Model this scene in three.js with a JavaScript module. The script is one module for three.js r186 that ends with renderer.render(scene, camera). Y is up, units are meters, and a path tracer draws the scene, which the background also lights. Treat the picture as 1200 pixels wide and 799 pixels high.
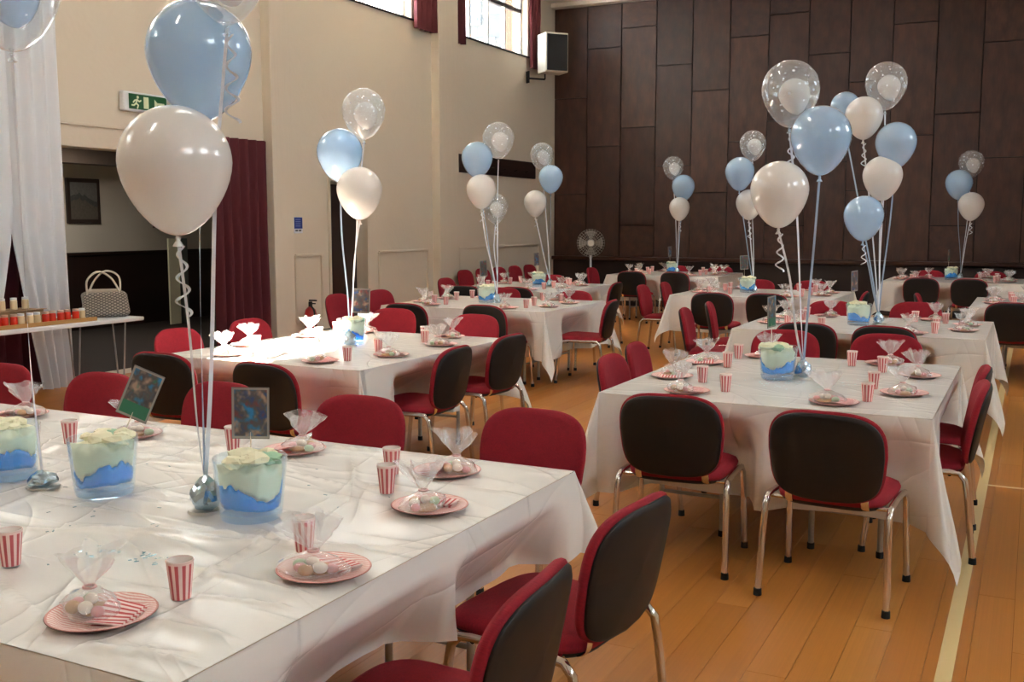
import * as THREE from 'three';
import { mergeGeometries } from 'three/addons/utils/BufferGeometryUtils.js';
import { RoundedBoxGeometry } from 'three/addons/geometries/RoundedBoxGeometry.js';
import { RectAreaLightUniformsLib } from 'three/addons/lights/RectAreaLightUniformsLib.js';
import { ImprovedNoise } from 'three/addons/math/ImprovedNoise.js';

// ---------------------------------------------------------------- camera, sky, sun, exposure
const scene = new THREE.Scene();
const camera = new THREE.PerspectiveCamera(36.63, 1200 / 799, 0.05, 200);
camera.position.set(0, 1.58, 0);
camera.rotation.order = 'YXZ';
camera.rotation.set(-6.546 * Math.PI / 180, 26.85 * Math.PI / 180, 0);
scene.add(camera);

const renderer = new THREE.WebGLRenderer({ antialias: true });
renderer.toneMapping = THREE.LinearToneMapping;
renderer.toneMappingExposure = 2.4;
renderer.shadowMap.enabled = true;
RectAreaLightUniformsLib.init();

scene.background = new THREE.Color().setRGB(0.80, 0.91, 1.0);
scene.backgroundIntensity = 6.5;

const sun = new THREE.DirectionalLight(0xfff6e8, 200);
sun.position.set(-4.42 - 4.08 * 5, 0.745 + 4.3 * 5, -5.85 - 6.75 * 5);
sun.target.position.set(-4.42, 0.745, -5.85);
sun.castShadow = true;
sun.shadow.mapSize.set(4096, 4096);
Object.assign(sun.shadow.camera, { left: -14, right: 14, top: 14, bottom: -14, near: 1, far: 80 });
sun.userData.label = 'sun';
scene.add(sun, sun.target);

const LAMP = { color: new THREE.Color().setRGB(1.0, 0.945, 0.87), power: 13, glow: 3 };

// ---------------------------------------------------------------- helpers
let seed = 12345;
const rnd = () => { seed = (seed * 1664525 + 1013904223) >>> 0; return seed / 4294967296; };
const rr = (a, b) => a + (b - a) * rnd();
const noise = new ImprovedNoise();
const N3 = (x, y, z) => noise.noise(x, y, z);
const used = {};
function numbered(n) { used[n] = (used[n] ?? -1) + 1; return used[n] ? n + '_' + String(used[n]).padStart(3, '0') : n; }
function mesh(name, geo, material, parent) {
  const o = new THREE.Mesh(geo, material);
  o.castShadow = o.receiveShadow = true; o.name = name; if (parent) parent.add(o); return o;
}
function tag(o, label, category, group) { o.userData.label = label; o.userData.category = category; if (group) o.userData.group = group; return o; }
function thing(name, label, category, group) { const g = new THREE.Group(); g.name = numbered(name); scene.add(g); return tag(g, label, category, group); }
function single(name, geo, material, label, category, group) { const o = mesh(numbered(name), geo, material, scene); return tag(o, label, category, group); }
function struct(name, geo, material, parent) { const o = mesh(name, geo, material, parent ?? scene); o.userData.kind = 'structure'; return o; }
function copy(proto, label, group) {
  const c = proto.userData.fresh ? proto : proto.clone();
  if (proto.userData.fresh) delete proto.userData.fresh; else c.name = numbered(proto.name.replace(/_\d{3}$/, ''));
  c.userData = { ...proto.userData }; delete c.userData.fresh; c.userData.label = label; c.userData.group = group;
  scene.add(c); return c;
}
function proto(g) { g.userData.fresh = true; return g; }
const box = (x, y, z, w, h, d) => new THREE.BoxGeometry(w, h, d).translate(x, y, z);
const rbox = (x, y, z, w, h, d, r = 0.01, s = 2) => new RoundedBoxGeometry(w, h, d, s, r).translate(x, y, z);
const V = (x, y, z) => new THREE.Vector3(x, y, z);
const V2 = (x, y) => new THREE.Vector2(x, y);
function tube(pts, r, seg = 16, rad = 8, curve) { return new THREE.TubeGeometry(curve ?? new THREE.CatmullRomCurve3(pts), seg, r, rad); }
function bentTube(pts, bend, seg, r, rad) {            // straight runs with round bends
  const out = [pts[0].clone()];
  for (let i = 1; i < pts.length - 1; i++) {
    const d1 = pts[i - 1].clone().sub(pts[i]), d2 = pts[i + 1].clone().sub(pts[i]), q = Math.min(bend, d1.length() * 0.45, d2.length() * 0.45);
    const c = new THREE.QuadraticBezierCurve3(pts[i].clone().add(d1.setLength(q)), pts[i].clone(), pts[i].clone().add(d2.setLength(q)));
    for (let k = 0; k <= 4; k++) out.push(c.getPoint(k / 4));
  }
  out.push(pts[pts.length - 1].clone());
  return new THREE.TubeGeometry(new THREE.CatmullRomCurve3(out, false, 'centripetal'), seg, r, rad, false);
}
function rod(a, b, r, rad = 8) { return new THREE.TubeGeometry(new THREE.LineCurve3(a, b), 1, r, rad, false); }
function surface(nu, nv, fn, closeU = false) {         // grid surface from fn(u, v) -> [x, y, z], uv as given by entries 3 and 4
  const pos = [], uv = [], idx = [];
  for (let j = 0; j <= nv; j++) for (let i = 0; i <= nu; i++) {
    const p = fn(i / nu, j / nv); pos.push(p[0], p[1], p[2]); uv.push(p[3] ?? i / nu, p[4] ?? j / nv);
  }
  for (let j = 0; j < nv; j++) for (let i = 0; i < nu; i++) {
    const a = j * (nu + 1) + i, b = a + 1, c = a + nu + 1, d = c + 1; idx.push(a, c, b, b, c, d);
  }
  const g = new THREE.BufferGeometry();
  g.setAttribute('position', new THREE.Float32BufferAttribute(pos, 3)); g.setAttribute('uv', new THREE.Float32BufferAttribute(uv, 2));
  g.setIndex(idx); g.computeVertexNormals();
  if (closeU) { const n = g.attributes.normal; for (let j = 0; j <= nv; j++) { const a = j * (nu + 1), b = a + nu; const v = V(n.getX(a) + n.getX(b), n.getY(a) + n.getY(b), n.getZ(a) + n.getZ(b)).normalize(); n.setXYZ(a, v.x, v.y, v.z); n.setXYZ(b, v.x, v.y, v.z); } }
  return g;
}
function merge(list) { return mergeGeometries(list.map((g) => g.index ? g.toNonIndexed() : g)); }
function pad(outline, profile) {                       // cushion: outline [[x, y]...] lofted through [scale, z] rings
  const n = outline.length;
  return surface(n, profile.length - 1, (u, v) => { const k = Math.round(v * (profile.length - 1)), i = Math.round(u * n) % n, [s, z] = profile[k]; return [outline[i][0] * s, outline[i][1] * s, z, outline[i][0] * s, outline[i][1] * s]; }, true);
}
function superellipse(a, b, n, k, warp) { const o = []; for (let i = 0; i < k; i++) { const t = i / k * Math.PI * 2, c = Math.cos(t), s = Math.sin(t); let p = [a * Math.sign(c) * Math.abs(c) ** (2 / n), b * Math.sign(s) * Math.abs(s) ** (2 / n)]; o.push(warp ? warp(p) : p); } return o; }
function eachVertex(g, fn) { const p = g.attributes.position; for (let i = 0; i < p.count; i++) { const q = fn(p.getX(i), p.getY(i), p.getZ(i)); p.setXYZ(i, q[0], q[1], q[2]); } g.computeVertexNormals(); return g; }
function tex(w, h, fn, srgb = true) {
  const d = new Uint8Array(w * h * 4);
  for (let y = 0; y < h; y++) for (let x = 0; x < w; x++) { const c = fn(x / w, y / h, x, y), k = (y * w + x) * 4; if (typeof c === 'number') { d[k] = d[k + 1] = d[k + 2] = Math.max(0, Math.min(255, c)); } else for (let i = 0; i < 3; i++) d[k + i] = Math.max(0, Math.min(255, c[i])); d[k + 3] = 255; }
  const t = new THREE.DataTexture(d, w, h); t.wrapS = t.wrapT = THREE.RepeatWrapping; t.magFilter = THREE.LinearFilter; t.minFilter = THREE.LinearMipmapLinearFilter; t.generateMipmaps = true;
  if (srgb) t.colorSpace = THREE.SRGBColorSpace; t.needsUpdate = true; return t;
}
function fbm(x, y, z = 0, o = 4) { let s = 0, a = 1, t = 0; for (let i = 0; i < o; i++) { s += a * N3(x * 2 ** i, y * 2 ** i, z + i * 7.3); t += a; a *= 0.5; } return s / t; }
function rep(t, x, y) { const c = t.clone(); c.repeat.set(x, y); c.needsUpdate = true; return c; }
const std = (color, roughness = 0.6, more = {}) => new THREE.MeshStandardMaterial({ color, roughness, ...more });
const phy = (color, roughness = 0.6, more = {}) => new THREE.MeshPhysicalMaterial({ color, roughness, ...more });

// ---------------------------------------------------------------- textures
const tileN = (x, y, f, z) => { // noise that tiles over 0..1
  const a = x * Math.PI * 2, b = y * Math.PI * 2, r = f / 6.283; return N3(Math.cos(a) * r + 11 + Math.cos(b) * r, Math.sin(a) * r + 5 + z, Math.sin(b) * r + Math.cos(b) * r * 0.37 + z * 1.7); };
const plasterBump = tex(256, 256, (u, v) => 128 + 60 * tileN(u, v, 9, 1) + 50 * tileN(u, v, 30, 2), false);
const weaveBump = tex(128, 128, (u, v, x, y) => 128 + 40 * Math.sin(x * Math.PI / 2) * Math.cos(y * Math.PI / 2) + 60 * tileN(u, v, 40, 3), false);
const weaveMap = tex(128, 128, (u, v) => { const k = 235 + 22 * tileN(u, v, 40, 4) + 10 * tileN(u, v, 6, 5); return [k, k, k]; });
const grainMap = tex(128, 512, (u, v) => { const g = fbm(u * 9 + 0.6 * N3(u * 2, v * 3, 2), v * 1.6, 3, 5), f = N3(u * 60, v * 5, 9); const k = 240 + 15 * g + 4 * f; return [k, k * 0.99, k * 0.965]; });
const boardMap = tex(512, 512, (u, v) => { const b = fbm(u * 5, v * 5, 21, 5), c = fbm(u * 22, v * 9, 5, 3); const k = 212 + 78 * b + 26 * c; return [k, k * (0.99 - 0.03 * b), k * (0.98 - 0.06 * b)]; });
const boardRough = tex(256, 256, (u, v) => 120 + 70 * fbm(u * 7, v * 7, 31, 4), false);
// creases of plastic sheet, straight ridges that cross, as relief
const creaseLines = []; { let s0 = seed; for (let i = 0; i < 26; i++) creaseLines.push([rnd(), rnd(), rr(-0.5, 0.5) + (i % 3 === 0 ? 1.4 : 0.15), rr(0.12, 0.4), rr(0.4, 1), rr(0.004, 0.010)]); seed = s0; }
const creaseBump = tex(512, 512, (u, v) => {
  let h = 110 + 26 * tileN(u, v, 7, 6);
  for (const [cx, cy, a, l, s, w] of creaseLines) { let dx = u - cx, dy = v - cy; dx -= Math.round(dx); dy -= Math.round(dy); const t = dx * Math.cos(a) + dy * Math.sin(a), n = -dx * Math.sin(a) + dy * Math.cos(a) + 0.02 * Math.sin(t * 9 + a * 5); if (Math.abs(t) < l) h += 95 * s * Math.exp(-Math.abs(n) / w) * (1 - (t / l) ** 2); }
  return h;
}, false);
const stripeMap = tex(512, 32, (u, v) => { const k = (u * 11) % 1; const red = k < 0.5; const rim = v > 0.93; return rim ? [240, 208, 200] : red ? [196, 86, 88] : [236, 204, 196]; });
const plateMap = tex(256, 256, (u, v) => { const k = (u * 26 + 0.12 * Math.sin(v * 20)) % 1; const r = Math.hypot(u - 0.5, v - 0.5); return r > 0.475 ? [208, 140, 128] : k < 0.5 ? [222, 158, 148] : [241, 219, 210]; });
const napkinMap = tex(128, 64, (u) => { const k = (u * 7) % 1; return k < 0.45 ? [206, 88, 88] : [244, 218, 210]; });
function cardMap(n) {                                   // blurred abstract colour patches: a plain stand-in print
  const cols = [[40, 70, 130], [36, 130, 190], [170, 140, 120], [70, 64, 66], [120, 60, 58], [50, 110, 90]];
  return tex(64, 96, (u, v) => { if (u < 0.05 || u > 0.95 || v < 0.035 || v > 0.965) return [150, 145, 138]; let c = [84, 80, 78]; const a = fbm(u * 3 + n * 3.1, v * 4, n, 3), b = fbm(u * 4 - n, v * 4 + 8, n + 4, 3); const mix = (q, k) => { k = Math.max(0, Math.min(1, k)); c = c.map((e, i) => e + (cols[q % 6][i] - e) * k); }; mix(n + 1, (a - 0.0) * 3.2); mix(n, (-a - 0.06) * 3.2); mix(n + 2, (b - 0.08) * 3.2); mix(n + 4, (-b - 0.14) * 3.2); if (v < 0.3 && n === 1) c = [44, 112, 84]; return c; });
}

// ---------------------------------------------------------------- materials
const M = {
  wall: std('#dacfbc', 0.75, { bumpMap: rep(plasterBump, 0.6, 0.6), bumpScale: 0.004 }),
  ceiling: std('#e4dccd', 0.85),
  trim: std('#d6cab6', 0.55),
  maroon: phy('#54151f', 0.8, { sheen: 0.5, sheenColor: new THREE.Color('#6a2230'), sheenRoughness: 0.6 }),
  darkWood: std('#2c1812', 0.45, { map: rep(boardMap, 0.5, 0.5) }),
  stageEdge: std('#4a2819', 0.4, { map: rep(boardMap, 0.7, 0.7) }),
  doorWood: std('#33201a', 0.5, { map: rep(grainMap, 1, 1) }),
  red: phy('#9c1428', 0.9, { map: rep(weaveMap, 6, 6), bumpMap: rep(weaveBump, 14, 14), bumpScale: 0.0012, sheen: 0.6, sheenColor: new THREE.Color('#c8384a'), sheenRoughness: 0.5 }),
  black: std('#0f0d0c', 0.55),
  rubber: std('#0c0b0b', 0.7),
  chrome: std('#d9d6d2', 0.14, { metalness: 1 }),
  steel: std('#a9a8a6', 0.35, { metalness: 0.9 }),
  cloth: phy('#efece4', 0.26, { bumpMap: rep(creaseBump, 0.9, 0.9), bumpScale: 0.012, transmission: 0.12, side: THREE.DoubleSide, specularIntensity: 0.9 }),
  tableTop: std('#b9aa92', 0.5),
  paint: std('#dcc28a', 0.5),
  glassPane: phy('#ffffff', 0.02, { transmission: 1, thickness: 0 }),
  frame: std('#dfe2e4', 0.5),
  frameDark: std('#2a2322', 0.6),
  cup: std('#ffffff', 0.6, { map: stripeMap }),
  cupInside: std('#efe4da', 0.7, { side: THREE.DoubleSide }),
  plate: std('#ffffff', 0.45, { map: plateMap }),
  napkin: std('#ffffff', 0.8, { map: napkinMap }),
  film: phy('#ffffff', 0.07, { transmission: 0.79, thickness: 0, side: THREE.DoubleSide, specularIntensity: 1, clearcoat: 0.6, clearcoatRoughness: 0.1 }),
  biscuit: std('#b98a52', 0.8),
  sweetPink: std('#d98c8c', 0.4), sweetWhite: std('#eadfce', 0.5), sweetGreen: std('#a9c49a', 0.4),
  tie: std('#d8a8a2', 0.5),
  glass: phy('#f4fbff', 0.02, { transmission: 0.96, thickness: 0, side: THREE.DoubleSide }),
  glassBase: phy('#eaf6ff', 0.03, { transmission: 0.9, thickness: 0, clearcoat: 1 }),
  gel: phy('#08aaff', 0.25, { clearcoat: 0.6, transmission: 0.3 }),
  foam: std('#f0edcb', 0.75),
  foamGreen: std('#9fc6a0', 0.7),
  latexWhite: phy('#f3efe9', 0.28, { transmission: 0.30, clearcoat: 1, clearcoatRoughness: 0.06 }),
  latexBlue: phy('#c8e5fc', 0.12, { transmission: 0.42, clearcoat: 1, clearcoatRoughness: 0.04, side: THREE.DoubleSide }),
  latexClear: phy('#f6fafc', 0.05, { transmission: 0.8, clearcoat: 1, clearcoatRoughness: 0.04, side: THREE.DoubleSide }),
  ribbon: std('#dfe3ea', 0.35, { side: THREE.DoubleSide }),
  ribbonBlue: std('#9fb4cc', 0.35, { side: THREE.DoubleSide }),
  foil: std('#b9cfdd', 0.2, { metalness: 0.85, flatShading: true }),
  blind: phy('#f1f5f7', 1, { transmission: 0.5, thickness: 0, side: THREE.DoubleSide }),
  tulle: phy('#f2f6fa', 0.9, { transmission: 0.38, thickness: 0, side: THREE.DoubleSide }),
};

// ---------------------------------------------------------------- the hall
const LX = -8.5, BZ = -18.6, RX = 4.6, FZ = 4.2, CH = 5.74, TH = 0.28;
const SILL = 4.61, WTOP = 5.66;
function wallAlongZ(name, x, z0, z1, h, holes, m, thick) {        // solid wall with real openings; x is its outer face, it grows to +x
  const s = new THREE.Shape([V2(-z0, 0), V2(-z1, 0), V2(-z1, h), V2(-z0, h)]);
  for (const [a, b, y0, y1] of holes) s.holes.push(new THREE.Path([V2(-a, y0), V2(-a, y1), V2(-b, y1), V2(-b, y0)]));
  return struct(name, new THREE.ExtrudeGeometry(s, { depth: thick, bevelEnabled: false }).rotateY(Math.PI / 2).translate(x, 0, 0), m);
}
const OPEN = [-6.15, -10.0], DOOR = [-11.36, -12.22];
const leftWindows = [[-14.85, -17.42], [-11.4, -13.46], [-7.3, -9.5], [-3.2, -5.4], [0.9, -1.3]];
const wallLeft = wallAlongZ('wall_left', LX - TH, FZ, BZ - 0.35, CH, [[OPEN[0], OPEN[1], 0.001, 2.33], [DOOR[0], DOOR[1], 0.001, 2.14], ...leftWindows.map(([a, b]) => [a, b, SILL, WTOP])], M.wall, TH);
const rightWindows = [[1.2, -1.0], [-3.2, -5.4], [-9.0, -11.2]];
wallAlongZ('wall_right', RX, FZ, BZ - 0.35, CH, rightWindows.map(([a, b]) => [a, b, 3.3, 4.9]), M.wall, TH);
struct('wall_front', box((LX + RX) / 2, CH / 2, FZ + TH / 2, RX - LX + 2 * TH, CH, TH), M.wall);
struct('ceiling', box((LX + RX) / 2 - 2.2, CH + 0.1, (FZ + BZ) / 2, RX - LX + 2 * TH, 0.2, FZ - BZ + 1).translate(2.2, 0, 0), M.ceiling);

// windows: frame bars and panes
function windowZ(name, x, a, b, y0, y1, cols, transom, dark) {
  const z0 = Math.min(a, b), z1 = Math.max(a, b), w = z1 - z0, g = new THREE.Group(); g.name = name; g.userData.kind = 'structure'; scene.add(g);
  const fm = dark ? M.frameDark : M.frame, t = 0.05;
  mesh('window_frame', merge([box(x, y0 + t / 2, (z0 + z1) / 2, 0.07, t, w), box(x, y1 - t / 2, (z0 + z1) / 2, 0.07, t, w), box(x, (y0 + y1) / 2, z0 + t / 2, 0.07, y1 - y0, t), box(x, (y0 + y1) / 2, z1 - t / 2, 0.07, y1 - y0, t)]), fm, g);
  for (let i = 1; i < cols; i++) mesh('mullion', box(x, (y0 + y1) / 2, z0 + w * i / cols, 0.06, y1 - y0, 0.06), M.frame, g);
  if (transom) mesh('transom', box(x, transom, (z0 + z1) / 2, 0.075, 0.07, w), M.frameDark, g);
  for (let i = 0; i < cols; i++) mesh('pane', box(x, (y0 + y1) / 2, z0 + w * (i + 0.5) / cols, 0.006, y1 - y0 - 0.04, w / cols - 0.05), M.glassPane, g);
  mesh('sill', rbox(x + (x < 0 ? 0.09 : -0.09), y0 - 0.012, (z0 + z1) / 2, 0.2, 0.024, w + 0.08, 0.006), x < 0 ? M.frameDark : M.frame, g);
}
leftWindows.forEach(([a, b], i) => windowZ('window_' + (i + 1), LX - 0.16, a, b, SILL, WTOP, i === 0 ? 4 : 2, 5.42, false));
rightWindows.forEach(([a, b], i) => windowZ('window_' + (i + 6), RX + 0.16, a, b, 3.3, 4.9, 3, 0, false));

for (const [i, where] of [[2, 'over the wide opening'], [3, 'nearest the tulle'], [4, 'farthest from the stage']]) {          // drawn blinds on the bays nearer the entrance
  const [a, b] = leftWindows[i], g = thing('roller_blind', 'drawn white roller blind on the high window ' + where, 'blind');
  mesh('fabric', box(LX + 0.012, (SILL + WTOP) / 2, (a + b) / 2, 0.003, WTOP - SILL + 0.1, Math.abs(b - a) + 0.14), M.blind, g);
  mesh('roller', rod(V(LX + 0.03, WTOP + 0.045, a + 0.08), V(LX + 0.03, WTOP + 0.045, b - 0.08), 0.025, 12), M.frame, g);
}
// pilasters and panel mouldings of the window wall
for (const [i, z0, z1] of [[1, -10.05, -10.42], [2, -14.02, -14.62]]) struct('trim_' + i, rbox(LX + 0.06, CH / 2, (z0 + z1) / 2, 0.16, CH - 0.004, z0 - z1, 0.012), M.wall);
function moulding(z0, z1, y0, y1) {
  const t = 0.035, x = LX + 0.008, zc = (z0 + z1) / 2, w = Math.abs(z1 - z0);
  for (const [y, h, z, d] of [[y1, t, zc, w], [y0, t, zc, w], [(y0 + y1) / 2, y1 - y0, z0, t], [(y0 + y1) / 2, y1 - y0, z1, t]]) mesh('panel_moulding', rbox(x, y, z, 0.03, h, d, 0.008), M.trim, wallLeft);
}
moulding(-10.6, -11.15, 0.3, 1.16); moulding(-12.5, -13.85, 0.3, 1.16); moulding(-14.85, -17.9, 0.3, 1.16);
struct('baseboard_left', merge([rbox(LX + 0.012, 0.08, (-10 - 11.3) / 2, 0.03, 0.16, 1.3), rbox(LX + 0.012, 0.08, (-12.3 + BZ) / 2, 0.03, 0.16, 12.3 + BZ === 0 ? 1 : -BZ - 12.3), rbox(LX + 0.012, 0.08, (FZ + OPEN[0]) / 2, 0.03, 0.16, FZ - OPEN[0] - 0.1)]), M.darkWood);
struct('trim_3', rbox(LX + 0.02, 2.55, (OPEN[0] + OPEN[1]) / 2, 0.04, 0.03, 3.9, 0.008), M.trim);      // rail over the wide opening
// door leaf standing in its doorway
{ const d = new THREE.Group(); d.name = 'door_1'; d.userData.kind = 'structure'; scene.add(d);
  mesh('door_leaf', rbox(LX - 0.2, 1.055, (DOOR[0] + DOOR[1]) / 2, 0.045, 2.1, 0.84, 0.004), M.doorWood, d);
  mesh('door_frame', merge([box(LX - 0.03, 1.07, DOOR[0] + 0.02, 0.09, 2.16, 0.05), box(LX - 0.03, 1.07, DOOR[1] - 0.02, 0.09, 2.16, 0.05), box(LX - 0.03, 2.16, (DOOR[0] + DOOR[1]) / 2, 0.09, 0.05, 0.95)]), M.trim, d);
  mesh('handle', rbox(LX - 0.16, 1.02, DOOR[0] - 0.1, 0.05, 0.02, 0.12, 0.008), M.steel, d); }

// back wall: panels of dark board with open joints, and the stage front below
const wallBack = struct('wall_back', box((LX + RX) / 2, CH / 2, BZ - 0.2, RX - LX, CH, 0.3), std('#120a08', 0.8));
{ const tones = ['#4e3023', '#543429', '#482b20', '#513227', '#5a3a2d'].map((c) => std(c, 1, { map: rep(boardMap, 1, 1), roughnessMap: boardRough, bumpMap: boardMap, bumpScale: 0.003 }));
  const W = 0.69; let c = 0;
  for (let x = LX; x < RX - 0.1; x += W, c++) {
    const w = Math.min(W, RX - x); let y = 0.93; const offs = [1.2, 2.1, 0.6, 1.7][c % 4];
    const cuts = [0.93]; let k = 0.93 + offs; while (k < 5.4) { cuts.push(k); k += 1.83; } cuts.push(5.66);
    for (let i = 0; i + 1 < cuts.length; i++) { const h = cuts[i + 1] - cuts[i]; mesh('panel', rbox(x + w / 2, (cuts[i] + cuts[i + 1]) / 2, BZ - 0.038 + rr(0, 0.006), w - 0.014, h - 0.014, 0.04, 0.004, 1), tones[Math.floor(rnd() * 5)], wallBack); }
  }
  struct('trim_4', rbox((LX + RX) / 2, 0.9, BZ + 0.02, RX - LX, 0.07, 0.16, 0.012), M.stageEdge);
  struct('trim_5', box((LX + RX) / 2, 0.43, BZ - 0.02, RX - LX, 0.86, 0.06), M.darkWood);
  struct('trim_6', rbox((LX + RX) / 2, 5.7, BZ + 0.05, RX - LX, 0.08, 0.24, 0.01), M.ceiling);
}

// floor: boards one by one where they can be told apart, one surface beyond
const floorTones = ['#c58038', '#c9863e', '#bf7a33', '#c6823b', '#c27d36', '#cb8a43'].map((c, i) => std(c, 1, { map: rep(grainMap, 1 + i % 2, 1) }));
floorTones.forEach((m) => { m.roughness = 0.4; });
const NX0 = -4.2, NX1 = 1.4, NZ0 = -2.4, NZ1 = -10.4;
const farFloor = std('#c58038', 0.5, { map: rep(grainMap, 1, 1) });
const floor = struct('floor', box((LX - 4.4 + RX) / 2, -0.13, (FZ + BZ) / 2 - 0.3, RX - LX + 5, 0.2, FZ - BZ + 1.4), std('#7d4f26', 0.8));
{ mesh('side_room_carpet', box(LX - 2.2, -0.015, (FZ + BZ) / 2, 4.38, 0.03, FZ - BZ - 0.002), std('#3d332c', 0.9, { map: rep(weaveMap, 40, 200) }), floor);
  const plates = [[LX, NX0, FZ, BZ], [NX1, RX, FZ, BZ], [NX0, NX1, FZ, NZ0], [NX0, NX1, NZ1, BZ]];
  for (const [x0, x1, z0, z1] of plates) { const g = box((x0 + x1) / 2, -0.015, (z0 + z1) / 2, x1 - x0 - 0.002, 0.03, Math.abs(z1 - z0) - 0.002), uv = g.attributes.uv; for (let i = 0; i < uv.count; i++) uv.setXY(i, uv.getX(i) * (x1 - x0) / 0.84, uv.getY(i) * Math.abs(z1 - z0) / 2.7); mesh('floor_surface', g, farFloor, floor); }
  const W = 0.14; let c = 0;
  for (let x = NX0; x < NX1 - 0.01; x += W, c++) {
    let z = NZ0; let first = [1.1, 2.3, 1.7, 2.7][c % 4];
    while (z > NZ1 + 0.01) { const l = Math.min(first, z - NZ1); first = 2.7; mesh('board', new THREE.BoxGeometry(W - 0.0016, 0.03, l - 0.002).translate(x + W / 2, -0.0152 + rr(0, 0.0002), z - l / 2), floorTones[Math.floor(rnd() * 6)], floor); z -= l; }
  }
  mesh('court_line', box(-0.21, 0.0006, -8.2, 0.055, 0.0012, 15.5), M.paint, floor);
  mesh('court_line', box(2.2, 0.0006, -6.75, 4.8, 0.0012, 0.03), std('#e0c69c', 0.5), floor);
}

// side room behind the wide opening
const AX = -12.6, AZ0 = -4.6, AZ1 = -14.4;
struct('wall_side_room', merge([box(AX - 0.1, 1.35, (AZ0 + AZ1) / 2, 0.2, 2.7, AZ0 - AZ1 + 0.4), box((AX + LX - TH) / 2, 1.35, AZ0 + 0.1, LX - TH - AX, 2.7, 0.2), box((AX + LX - TH) / 2, 1.35, AZ1 - 0.1, LX - TH - AX, 2.7, 0.2)]), M.wall);
struct('ceiling_side_room', box((AX + LX - TH) / 2 - 0.1, 2.78, (AZ0 + AZ1) / 2, LX - TH - AX + 0.2, 0.16, AZ0 - AZ1 + 0.4), M.ceiling);
struct('trim_7', box(AX + 0.6, 2.55, (AZ0 + AZ1) / 2, 0.3, 0.3, AZ0 - AZ1), std('#6d5d50', 0.8));
struct('trim_8', merge([rbox(AX + 0.015, 0.55, (AZ0 + AZ1) / 2, 0.03, 1.1, AZ0 - AZ1, 0.005), rbox(AX + 0.03, 1.12, (AZ0 + AZ1) / 2, 0.06, 0.05, AZ0 - AZ1, 0.01)]), M.darkWood);
{ const p = thing('framed_picture', 'dark framed landscape picture on the side room wall', 'picture');
  mesh('frame', rbox(AX + 0.02, 1.9, -10.83, 0.035, 0.66, 0.6, 0.008), std('#3a2c24', 0.5), p);
  mesh('print', box(AX + 0.04, 1.9, -10.83, 0.006, 0.54, 0.48), std('#ffffff', 0.6, { map: tex(96, 96, (u, v) => { const hill = 0.45 + 0.16 * fbm(u * 4, 2, 4, 3) + 0.1 * Math.sin(u * 5); const n = 16 * fbm(u * 14, v * 14, 1, 3); return v > hill + 0.14 ? [118 + n, 116 + n, 110 + n] : v > hill ? [82 + n, 84 + n, 80 + n] : [104 + n, 96 + n, 84 + n]; }) }), p);
  const q = thing('framed_picture', 'small framed picture on the side room wall, nearer the maroon curtain', 'picture');
  mesh('frame', rbox(AX + 0.02, 1.72, -12.35, 0.035, 0.44, 0.36, 0.008), std('#4a3a30', 0.5), q);
  mesh('print', box(AX + 0.04, 1.72, -12.35, 0.006, 0.34, 0.26), std('#7d766a', 0.6), q); }
{ const s = thing('folded_screen', 'narrow pale and grey-green folded screen in the side room', 'screen');
  mesh('leaf', rbox(AX + 0.75, 0.68, -11.85, 0.03, 1.32, 0.22, 0.006), std('#efe9c8', 0.6), s);
  mesh('leaf', rbox(AX + 0.70, 0.68, -12.08, 0.03, 1.32, 0.22, 0.006), std('#66706a', 0.6), s); }

// the house outside the window next to the stage
{ const h = thing('neighbour_house', 'grey rendered and brick house seen through the window by the loudspeaker', 'building');
  mesh('wall', box(-10.6, 4.4, -22.0, 2.6, 8.8, 4), std('#3c4248', 0.8), h);
  mesh('brick_wing', box(-9.75, 3.4, -19.9, 0.9, 6.8, 0.3), std('#4a3528', 0.85), h);
  for (const [x, y] of [[-11.1, 6.2], [-10.75, 5.1], [-11.3, 5.1]]) { const w = mesh('window', box(x, y, -19.97, 0.5, 0.8, 0.08), std('#71777c', 0.5), h); mesh('pane', box(x, y, -19.92, 0.38, 0.68, 0.02), std('#4b5560', 0.1), w); }
  mesh('downpipe', rod(V(-10.25, 0, -19.94), V(-10.25, 8.8, -19.94), 0.06), std('#7c848a', 0.5), h);
}

// ---------------------------------------------------------------- lamps of the hall
{ const diff = new THREE.MeshStandardMaterial({ color: '#ffffff', emissive: LAMP.color, emissiveIntensity: LAMP.glow, roughness: 0.6 });
  for (const x of [-3.4]) for (const z of [-0.2, -4.6, -9.0, -13.4]) {
    const g = thing('ceiling_light', 'long fluorescent ceiling fitting with a glowing diffuser', 'lamp', 'ceiling fittings of the hall');
    mesh('housing', rbox(0, -0.035, 0, 0.3, 0.07, 1.5, 0.012), M.frame, g);
    mesh('diffuser', rbox(0, -0.085, 0, 0.24, 0.03, 1.44, 0.012), diff, g);
    g.position.set(x, CH, z);
    const l = new THREE.RectAreaLight(LAMP.color, LAMP.power, 0.24, 1.44); l.rotation.x = -Math.PI / 2; l.position.set(0, -0.106, 0); l.castShadow = true; l.name = 'lamp_light'; g.add(l);
  }
  const g = thing('side_room_light', 'square glowing ceiling panel of the side room', 'lamp');
  mesh('housing', rbox(0, -0.03, 0, 0.66, 0.06, 0.66, 0.012), M.frame, g); mesh('diffuser', rbox(0, -0.066, 0, 0.6, 0.014, 0.6, 0.004), diff, g); g.position.set(-11, 2.7, -9.6);
  const l = new THREE.RectAreaLight(LAMP.color, 7, 0.6, 0.6); l.rotation.x = -Math.PI / 2; l.position.set(0, -0.08, 0); l.castShadow = true; l.name = 'lamp_light'; g.add(l);
}

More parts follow.
